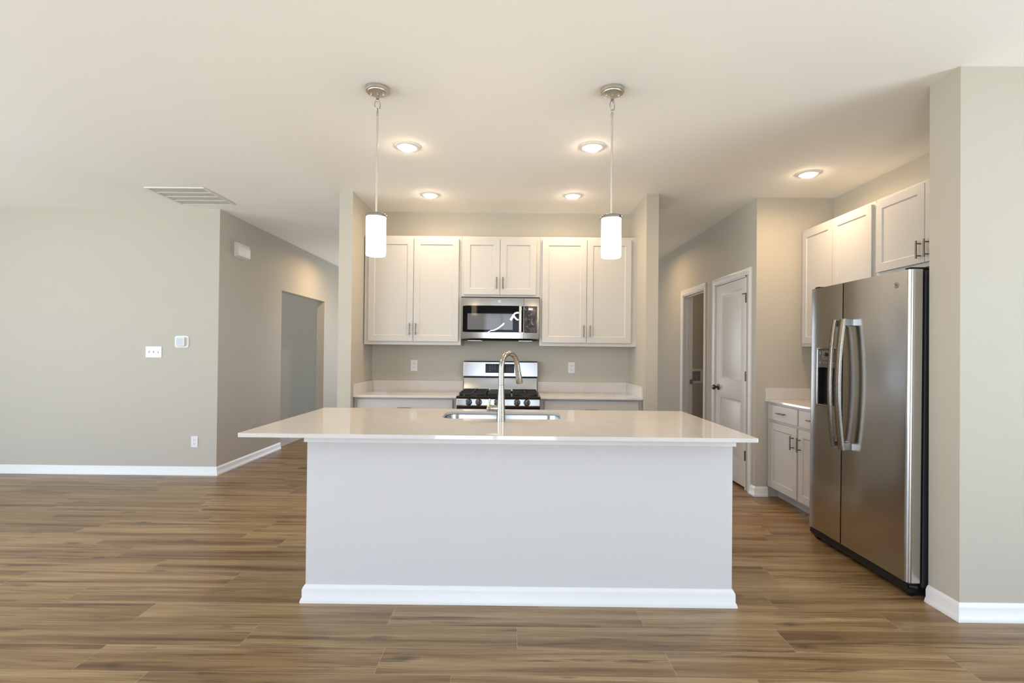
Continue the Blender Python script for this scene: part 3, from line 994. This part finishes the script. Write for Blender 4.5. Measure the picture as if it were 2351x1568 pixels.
ribbon([(-.104, MY - .004, 1.577), (-.118, MY - .004, 1.560), (-.145, MY - .005, 1.538), (-.175, MY - .006, 1.518), (-.205, MY - .006, 1.506), (-.230, MY - .006, 1.503), (-.250, MY - .005, 1.494), (-.262, MY - .004, 1.486)],
       [.007, .0085, .0075, .007, .006, .005, .004, .003], M_FILM, 'film_edge', dr, 'film edge trailing across the window, reflection coloured white')
# maker's round badge
def badge(parent, c, axis, rad, m1, m2, text_size):
    b = B()
    sgn = -1
    b.lathe([(.001, 0), (rad, 0), (rad, sgn * .0016), (rad * .9, sgn * .0022), (rad * .86, sgn * .0012), (.001, sgn * .0012)], c, axis, 36)
    o = b.done('badge', m1, parent, smooth=True, label='round monogram badge')
    cu = bpy.data.curves.new('monogram', 'FONT')
    cu.body = 'GE'
    cu.size = text_size
    cu.shear = 0.35
    cu.align_x = 'CENTER'
    cu.align_y = 'CENTER'
    cu.space_character = 0.8
    cu.extrude = .0008
    tmp = bpy.data.objects.new('monogram', cu)
    COL.objects.link(tmp)
    dg = bpy.context.evaluated_depsgraph_get()
    dg.update()
    me = bpy.data.meshes.new_from_object(tmp.evaluated_get(dg))
    bpy.data.objects.remove(tmp)
    bpy.data.curves.remove(cu)
    R = Matrix.Rotation(PI / 2, 4, 'X') if axis == 'y' else Matrix.Rotation(-PI / 2, 4, 'Z') @ Matrix.Rotation(PI / 2, 4, 'X')
    off = Vector((0, 0, 0)); q = parent
    while q: off += q.location; q = q.parent
    d = Vector((0, -.0014, 0)) if axis == 'y' else Vector((-.0014, 0, 0))
    me.transform(Matrix.Translation(Vector(c) - off + d) @ R)
    me.materials.clear()
    me.materials.append(m2)
    x = bpy.data.objects.new('monogram', me)
    COL.objects.link(x)
    x.parent = o
    return o
badge(dr, (-.150, MY - .0004, 1.784), 'y', .0155, M_NICKEL, M_PULL, .017)
# underside: hood plate, grease filters, lamp covers
b = B(); b.loops([[(MX0 + .01 + i, MY + .05 + i * .5, z) for z in (0,)] and [(MX0 + .012 + i, MY + .03 + i, z), (MX1 - .012 - i, MY + .03 + i, z), (MX1 - .012 - i, YB - .02, z), (MX0 + .012 + i, YB - .02, z)] for i, z in ((0, MZ0 + .002), (.012, MZ0 - .012))])
hd = b.done('hood_plate', M_PLAS, t, bevel=.001, label='black vented underside')
for x0, x1 in ((MX0 + .07, MX0 + .19), (MX1 - .19, MX1 - .07)):
    b = B()
    for k in range(9): b.box(x0 + .0135 * k, x0 + .0135 * k + .008, MY + .05, MY + .25, MZ0 - .016, MZ0 - .0115)
    b.box(x0 - .006, x1 + .006, MY + .045, MY + .052, MZ0 - .016, MZ0 - .0115); b.box(x0 - .006, x1 + .006, MY + .248, MY + .255, MZ0 - .016, MZ0 - .0115)
    b.done('grease_filter', M_NICKEL, hd, label='slatted metal grease filter')

# ------------------------------------------------------------------ fridge
FF = 2.108       # front plane of the doors
GY0, GYS, GY1 = 2.758, 3.325, 3.680
t = thing('refrigerator', (2.45, 3.22, 0), 'stainless side-by-side refrigerator with black sides in the right alcove', 'refrigerator')
B().box(FF + .083, 2.83, GY0 + .004, GY1 - .004, .055, 1.758).done('body', M_FSIDE, t, bevel=.004)
B().box(FF + .066, FF + .084, GY0 + .012, GY1 - .012, .085, 1.752).done('gasket', M_PLAS, t, label='black door gasket')
b = B()
b.loops([[(x, y, z) for x, z in ((FF + .045, .018), (FF + .020, .026), (FF + .006, .050), (FF + .008, .076), (FF + .14, .076), (FF + .14, .018))] for y in (GY0 + .02, GY1 - .004)])
g_ = b.done('toe_grille', M_PLAS, t, bevel=.004, label='black toe grille')
for y in (GY0 + .035, GY1 - .06):
    b = B(); b.tube([(FF + .05, y, .026), (FF + .05, y + .03, .026)], .0255, 20); b.done('roller', M_PLAS, t, smooth=True)
B().box(2.75, 2.80, GY0 + .03, GY0 + .08, 0, .056).done('foot', M_PLAS, t)
B().box(2.75, 2.80, GY1 - .08, GY1 - .03, 0, .056).done('foot', M_PLAS, t)
def fridge_door(y0, y1, r0, r1, hole=None):
    """r0/r1: corner radius of the vertical front edges at y0/y1"""
    z0, z1 = .084, 1.765
    def outline():
        pts = []
        pts.append((FF + .066, y0))
        for k in range(9):
            a = PI / 2 * k / 8
            pts.append((FF + r0 - r0 * math.sin(a), y0 + r0 - r0 * math.cos(a)) if r0 > 0 else (FF, y0))
        for k in range(9):
            a = PI / 2 * k / 8
            pts.append((FF + r1 - r1 * math.cos(a), y1 - r1 + r1 * math.sin(a)))
        pts.append((FF + .066, y1))
        return pts
    return B().prism(outline(), z0, z1)
rd = fridge_door(GY0, GYS - .003, .030, .006).done('door', M_STEEL, t, smooth=True, label='wide right stainless door')
# left door built round the dispenser opening
HY0, HY1, HZ0, HZ1 = 3.365, 3.592, .956, 1.338
b = B()
y0, y1 = GYS + .003, GY1
z0, z1 = .084, 1.765
ys = [y0, HY0, HY1, y1 - .012]
zs = [z0, HZ0, HZ1, z1]
for i in range(3):
    for j in range(3):
        if i == 1 and j == 1: continue
        b.face([(FF, ys[i], zs[j]), (FF, ys[i + 1], zs[j]), (FF, ys[i + 1], zs[j + 1]), (FF, ys[i], zs[j + 1])])
bd = [(ys[0], zs[k]) for k in range(4)]
X2 = FF + .066
# near edge, far edge, top, bottom, back
for j in range(3):
    b.face([(FF, y0, zs[j]), (FF, y0, zs[j + 1]), (X2, y0, zs[j + 1]), (X2, y0, zs[j])])
rr = .012
arc = [(FF + rr - rr * math.cos(PI / 2 * k / 6), y1 - rr + rr * math.sin(PI / 2 * k / 6)) for k in range(7)] + [(X2, y1)]
for j in range(3):
    for p, q in zip(arc, arc[1:]): b.face([(p[0], p[1], zs[j]), (q[0], q[1], zs[j]), (q[0], q[1], zs[j + 1]), (p[0], p[1], zs[j + 1])])
for z in (z0, z1): b.face([(FF, ys[0], z), (FF, ys[1], z), (FF, ys[2], z), (FF, ys[3], z)] + [(p[0], p[1], z) for p in arc[1:]] + [(X2, y0, z)])
b.face([(X2, y0, z) for z in zs] + [(X2, y1, z) for z in zs[::-1]])
for p, q in (((HY0, HZ0), (HY1, HZ0)), ((HY1, HZ0), (HY1, HZ1)), ((HY1, HZ1), (HY0, HZ1)), ((HY0, HZ1), (HY0, HZ0))):
    b.face([(FF, *p), (FF, *q), (FF + .05, *q), (FF + .05, *p)])
b.face([(FF + .05, HY0, HZ0), (FF + .05, HY1, HZ0), (FF + .05, HY1, HZ1), (FF + .05, HY0, HZ1)])
ld = b.done('door', M_STEEL, t, smooth=True, label='narrow left stainless door with dispenser')
# dispenser
dp = B()
dp.box(FF + .046, FF + .0495, HY0 + .003, HY1 - .003, HZ0 + .003, 1.212)
dp.box(FF + .004, FF + .05, HY1 - .006, HY1 - .003, HZ0 + .003, 1.212)
dp.box(FF + .004, FF + .05, HY0 + .003, HY0 + .006, HZ0 + .003, 1.212)
dsp_ = dp.done('dispenser', M_PLAS, ld, label='black water and ice dispenser recess')
b = B()
o_ = .011
b.loops([[(FF - x, HY0 + s_, HZ0 + s_), (FF - x, HY1 - s_, HZ0 + s_), (FF - x, HY1 - s_, HZ1 - s_), (FF - x, HY0 + s_, HZ1 - s_)] for s_, x in ((-o_, -.001), (-o_ + .002, .004), (-.002, .005), (.003, .002), (.004, -.02), (.002, -.03))], False, False)
b.done('dispenser_frame', M_CHROME, ld, smooth=True, label='bright bevelled dispenser frame')
B().box(FF + .003, FF + .02, HY0 + .004, HY1 - .004, 1.212, HZ1 - .004).done('dispenser_panel', plain('dispenser_panel_grey', (.075, .065, .05), .3), ld, bevel=.001, label='dark grey control strip')
b = B()
xx0, xx1 = FF + .0015, FF + .0035
def mk(y, z, w, h_): b.box(xx0, xx1, y - w, y + w, z - h_, z + h_)
fy0, fy1, fz0, fz1 = 3.425, 3.540, 1.272, 1.322
for z in (fz0, fz1): mk((fy0 + fy1) / 2, z, (fy1 - fy0) / 2, .0008)
for y in (fy0, fy1): mk(y, (fz0 + fz1) / 2, .0008, (fz1 - fz0) / 2)
for y in (3.527, 3.437):
    for z in (1.310, 1.288): mk(y, z, .004, .002)
for y in (3.525, 3.498, 3.471, 3.444, 3.418): mk(y, 1.245, .0055, .0025)
for z in (1.312, 1.246): mk(3.568, z, .004, .007)
mk(3.482, 1.316, .010, .0012); mk(3.471, 1.262, .003, .002); mk(3.50, 1.277, .008, .0012); mk(3.465, 1.277, .008, .0012)
b.done('control_marks', M_DIM, ld, label='small pale control markings')
B().box(FF + .0012, FF + .003, 3.452, 3.512, 1.290, 1.313).done('display', M_BLACK, ld)
b = B(); b.box(FF + .008, FF + .028, 3.425, 3.455, 1.165, 1.214); b.box(FF + .014, FF + .022, 3.43, 3.45, 1.12, 1.166)
b.done('dispenser_nozzle', M_PLAS, ld, bevel=.003)
# handles: flat bowed bars on end mounts
def fr_handle(parent, y0, y1, stand, bow):
    b = B()
    za, zb = .700, 1.527
    n = 24
    rings = []
    for k in range(n + 1):
        q = k / n
        z = za + (zb - za) * q
        x = FF - stand - bow * (1 - (2 * q - 1) ** 2)
        th = .016
        rings.append([(x + .003, y0, z), (x, y0 + .004, z), (x, y1 - .004, z), (x + .003, y1, z), (x + th, y1 - .002, z), (x + th, y0 + .002, z)])
    b.loops(rings)
    o = b.done('handle', M_NICKEL, parent, smooth=True, label='long bowed steel door handle')
    for a, c in ((za + .001, za + .045), (zb - .045, zb - .001)):
        B().box(FF - stand + .005, FF - .0005, y0 + .001, y1 - .001, a, c).done('handle_mount', M_CHROME, o, bevel=.003, label='bright end mount')
fr_handle(ld, 3.330, 3.362, .046, .030)
fr_handle(rd, 3.226, 3.274, .054, .030)
badge(rd, (FF - .0004, 2.860, 1.690), 'x', .0165, M_NICKEL, M_PULL, .018)
for y, n_ in ((GY0 + .02, 'hinge_cover'), (GY1 - .06, 'hinge_cover')):
    b = B(); b.prism([(FF + .012, y), (FF + .055, y - .004), (FF + .16, y), (FF + .16, y + .035), (FF + .055, y + .042), (FF + .012, y + .035)], 1.7655, 1.778)
    b.done(n_, M_PLAS, t, bevel=.003, label='black top hinge cover')
b = B(); b.box(FF + .006, FF + .055, GY0 + .002, GY0 + .07, .0765, .0835); b.tube([(FF + .02, GY0 + .02, .060), (FF + .06, GY0 + .012, .060)], .013, 14)
b.done('hinge', M_BLACK, t, bevel=.002, smooth=True, label='glossy black bottom hinge')
t.rotation_euler = (0, math.radians(.42), 0)
t.location.z += .0

# ------------------------------------------------------------------ pendants
def pendant():
    px, py = -.769, 2.812
    t = thing('pendant_light', (px, py, H), '', 'pendant light', 'pendant lights over the island')
    b = B(); b.lathe([(.001, 0), (.0640, 0), (.0660, -.003), (.0660, -.016), (.063, -.019), (.056, -.0195), (.0545, -.024), (.050, -.0255), (.001, -.0255)], (px, py, H - .0003), 'z', 48)
    cn = b.done('canopy', M_CANOPY, t, smooth=True, label='round brushed nickel ceiling canopy')
    for s_ in (-1, 1):
        b = B(); b.lathe([(.0045, 0), (.0045, -.014), (.003, -.016), (.001, -.016)], (px + s_ * .034, py - .006, H - .0255), 'z', 14)
        b.done('nut', M_NICKEL, cn, smooth=True)
    b = B()
    b.lathe([(.008, 0), (.008, -.014), (.006, -.016), (.006, -.024), (.0085, -.026), (.0085, -.032), (.004, -.035)], (px, py, H - .0255), 'z', 16)
    b.tube([(px + .008 * math.cos(2 * PI * k / 16), py, H - .0655 + .0085 * math.sin(2 * PI * k / 16)) for k in range(17)], .002, 8, False)
    b.done('loop', M_NICKEL, cn, smooth=True)
    b = B()
    b.tube([(px + .0135 * math.sin(2 * PI * k / 20), py + .006 * math.sin(2 * PI * k / 20), H - .0905 + .027 * math.cos(2 * PI * k / 20)) for k in range(21)], .0022, 8, False)
    b.tube([(px, py + .008 * math.cos(2 * PI * k / 16), H - .1185 + .0085 * math.sin(2 * PI * k / 16)) for k in range(17)], .002, 8, False)
    b.done('chain_link', M_NICKEL, t, smooth=True, label='oval chain link')
    zt = 2.046     # top of the cap
    b = B(); b.tube([(px, py, H - .126), (px, py, H - .130), (px, py, H - .150), (px, py, H - .152), (px, py, zt + .002)], [.004, .0068, .0068, .0052, .0052], 16)
    b.done('rod', M_CANOPY, t, smooth=True, label='thin nickel hanging rod')
    b = B(); b.lathe([(.006, .006), (.052, .004), (.0595, 0), (.0605, -.006), (.0600, -.016), (.0555, -.0165), (.0540, -.004), (.006, -.003)], (px, py, zt), 'z', 48)
    b.done('cap', M_CAP, t, smooth=True, label='polished nickel shade cap')
    b = B(); b.lathe([(.0535, -.005), (.0535, -.218), (.0515, -.2235), (.0480, -.2255), (.0455, -.2235), (.0455, -.005)], (px, py, zt), 'z', 48, False, False)
    b.done('lamp_shade', M_SHADE, t, smooth=True, label='lit white opal glass cylinder')
    return t
p1 = pendant()
p1['label'] = 'lit cylinder pendant hanging left of the faucet, in front of the left tall wall cabinet'
dup(p1, (1.290, -.010, 0), 'lit cylinder pendant hanging right of the faucet, in front of the right tall wall cabinet')

# ------------------------------------------------------------------ recessed lights
def downlight(x, y):
    t = thing('recessed_light', (x, y, H), '', 'ceiling light', 'recessed ceiling lights in the kitchen')
    b = B(); b.lathe([(.086, 0), (.086, -.003), (.080, -.007), (.062, -.009), (.057, -.005), (.055, 0)], (x, y, H - .0003), 'z', 40, False, False)
    b.done('trim_ring', M_TRIM, t, smooth=True)
    b = B(); b.lathe([(.0565, -.001), (.0555, -.012), (.045, -.020), (.025, -.0235), (.001, -.0245)], (x, y, H - .0003), 'z', 32, False, True)
    b.done('lens', M_LENS, t, smooth=True, label='glowing white lens')
    return t
def lamp(x, y, power, name='lamp_glow'):
    l = bpy.data.lights.new(name, 'AREA')
    l.shape = 'DISK'
    l.size = .10
    l.color = LAMP_WARM
    l.energy = power
    l.spread = math.radians(168)
    o = bpy.data.objects.new(name, l)
    o.location = (x, y, H - .026)
    COL.objects.link(o)
DL = [(-.774, 3.612, 'recessed ceiling light beside the left pendant rod, nearer the island'),
      (.530, 3.588, 'recessed ceiling light beside the right pendant rod, nearer the island'),
      (-.793, 4.720, 'recessed ceiling light above the left wall cabinet, nearer the back wall'),
      (.520, 4.709, 'recessed ceiling light above the right wall cabinet, nearer the back wall'),
      (2.327, 4.087, 'recessed ceiling light by itself over the fridge-side counter')]
d0 = downlight(*DL[0][:2])
d0['label'] = DL[0][2]
for x, y, lb in DL[1:]: dup(d0, (x - DL[0][0], y - DL[0][1], 0), lb)
for x, y, lb in DL: lamp(x, y, DOWN_POWER * (2.0 if x > 2 else 1.0))
# lamps of the rear hall, out of sight behind the alcove
lamp(-2.35, 7.55, 13)
lamp(1.55, 6.9, 8)
lamp(3.1, 6.35, 2.2)       # laundry ceiling lamp

# ------------------------------------------------------------------ ceiling return grille
t = thing('return_air_grille', (-3.07, 4.825, H), 'white square return-air grille in the ceiling near the left wall', 'air vent')
vx0, vx1, vy0, vy1 = -3.335, -2.795, 4.560, 5.098
b = B()
fw_ = .022
for q in ((vx0, vx1, vy0, vy0 + fw_), (vx0, vx1, vy1 - fw_, vy1), (vx0, vx0 + fw_, vy0 + fw_, vy1 - fw_), (vx1 - fw_, vx1, vy0 + fw_, vy1 - fw_)):
    b.box(q[0], q[1], q[2], q[3], H - .009, H - .0005)
b.done('frame', M_VENT, t, bevel=.003)
b = B()
for k in (1, 2, 3):
    y = vy0 + fw_ + (vy1 - vy0 - 2 * fw_) * k / 4
    b.box(vx0 + fw_, vx1 - fw_, y - .007, y + .007, H - .0085, H - .001)
b.done('crossbar', M_VENT, t)
b = B()
n = 40
for k in range(n):
    y = vy0 + fw_ + (vy1 - vy0 - 2 * fw_) * (k + .5) / n
    b.loops([[(x, y + .0042, H - .0015), (x, y + .0050, H - .0015), (x, y - .0022, H - .0075), (x, y - .0030, H - .0075)] for x in (vx0 + fw_, vx1 - fw_)])
b.done('louvre', plain('vent_louvre_enamel', (0.84, 0.82, 0.76), 0.5), t)
B().box(vx0 + .004, vx1 - .004, vy0 + .004, vy1 - .004, H - .0012, H - .0004).done('filter', M_VENTIN, t)

# ------------------------------------------------------------------ wall fittings
def outlet(y, x, z, label, group, w=.035, h_=.0575):
    t = thing('wall_outlet', (x, y, z), label, 'outlet', group)
    B().box(x - w, x + w, y - .006, y - .0002, z - h_, z + h_).done('cover_plate', M_PLATE, t, bevel=.002)
    for s_ in (-1, 1):
        zc = z + s_ * .0195
        b = B(); b.loops([[(x + a * .0165, y - d, zc + c) for a, c in ((-.7, -.0135), (.7, -.0135), (1, -.007), (1, .007), (.7, .0135), (-.7, .0135), (-1, .007), (-1, -.007))] for d in (.0055, .0078)])
        so = b.done('socket', M_PLATE, t)
        b = B()
        b.box(x - .0075, x - .0050, y - .0084, y - .0074, zc - .001, zc + .008)
        b.box(x + .0050, x + .0075, y - .0084, y - .0074, zc - .001, zc + .007)
        b.lathe([(.001, -.0084), (.003, -.0084), (.003, -.0074)], (x, y, zc - .007), 'y', 12)
        b.done('slot', M_DARK, so)
    return t
outlet(YB, -1.042, 1.149, 'white wall outlet above the counter left of the range', 'outlets on the kitchen back wall')
outlet(YB, .591, 1.143, 'white wall outlet above the counter right of the range', 'outlets on the kitchen back wall')
outlet(YL, -3.284, .344, 'white wall outlet low on the left wall near the floor', None)

t = thing('light_switch', (-3.719, YL, 1.262), 'white triple toggle switch plate on the left wall', 'light switch')
B().box(-3.719 - .083, -3.719 + .083, YL - .006, YL - .0002, 1.262 - .0575, 1.262 + .0575).done('cover_plate', M_PLATE, t, bevel=.002)
for k, up in ((-1, 1), (0, 1), (1, -1)):
    x = -3.719 + k * .046
    b = B(); b.loops([[(x + a * .0045, YL - d, 1.262 + up * (c + q)) for a, c in ((-1, -.005), (1, -.005), (1, .005), (-1, .005))] for d, q in ((.0055, 0), (.0155, .0055))])
    tg_ = b.done('toggle', M_PLATE, t, bevel=.0008)
    B().box(x - .0052, x + .0052, YL - .0063, YL - .0055, 1.262 - .0125, 1.262 + .0125).done('toggle_slot', plain('switch_slot', (.45, .45, .44), .5), tg_)

t = thing('thermostat', (-3.430, YL, 1.371), 'white square thermostat with grey screen on the left wall', 'thermostat')
b = B(); b.loops([[(p[0], y, p[1]) for p in [(q[0], q[1]) for q in rrect(-3.502, -3.358, 1.311, 1.431, .022, 0, 5)]] for y in (YL - .0003, YL - .006)])
b.done('back_plate', M_PLATE, t, bevel=.001)
b = B(); b.loops([[(p[0], y, p[1]) for p in [(q[0], q[1]) for q in rrect(-3.476 + i, -3.386 - i, 1.324 + i, 1.418 - i, .012, 0, 5)]] for y, i in ((YL - .006, 0), (YL - .030, .001), (YL - .033, .004))])
b.done('housing', M_PLATE, t, smooth=True)
B().box(-3.468, -3.402, YL - .0340, YL - .0325, 1.338, 1.406).done('screen', M_GREYM, t, label='grey screen')

t = thing('door_chime', (XL, 5.680, 2.392), 'white door chime box high on the left hall wall', 'door chime')
b = B()
prof = [(0, 0), (.030, .002), (.045, .012), (.048, .03), (.046, .11), (.036, .150), (0, .153)]
b.loops([[(XL + .0003 + a, y, 2.312 + c) for a, c in prof] for y in (5.556, 5.805)])
b.done('cover', M_PLATE, t, bevel=.004)
B().box(XL, XL + .004, 5.552, 5.809, 2.308, 2.469).done('back_plate', M_PLATE, t)

# washing machine outlet box in the laundry room
t = thing('washer_outlet_box', (2.475, 6.95, .998), 'white framed washer outlet box on the laundry wall through the open doorway', 'outlet box')
b = B()
wx0, wx1, wz0, wz1 = 2.372, 2.543, .902, 1.095
for q in ((wx0, wx1, wz0, wz0 + .030), (wx0, wx1, wz1 - .030, wz1), (wx0, wx0 + .030, wz0 + .03, wz1 - .03), (wx1 - .030, wx1, wz0 + .03, wz1 - .03)):
    b.box(q[0], q[1], 6.942, 6.9498, q[2], q[3])
b.done('frame', M_PLATE, t, bevel=.002)
B().box(wx0 + .028, wx1 - .028, 6.9485, 6.9497, wz0 + .028, wz1 - .028).done('box', M_BOXIN, t, label='grey recess')
b = B(); b.tube([(2.452, 6.938, .945), (2.452, 6.938, 1.010)], .006, 12); b.lathe([(.001, -.008), (.012, -.008), (.012, .01)], (2.452, 6.938, .945), 'y', 16)
b.done('valve', M_NICKEL, t, smooth=True, label='metal water valve')
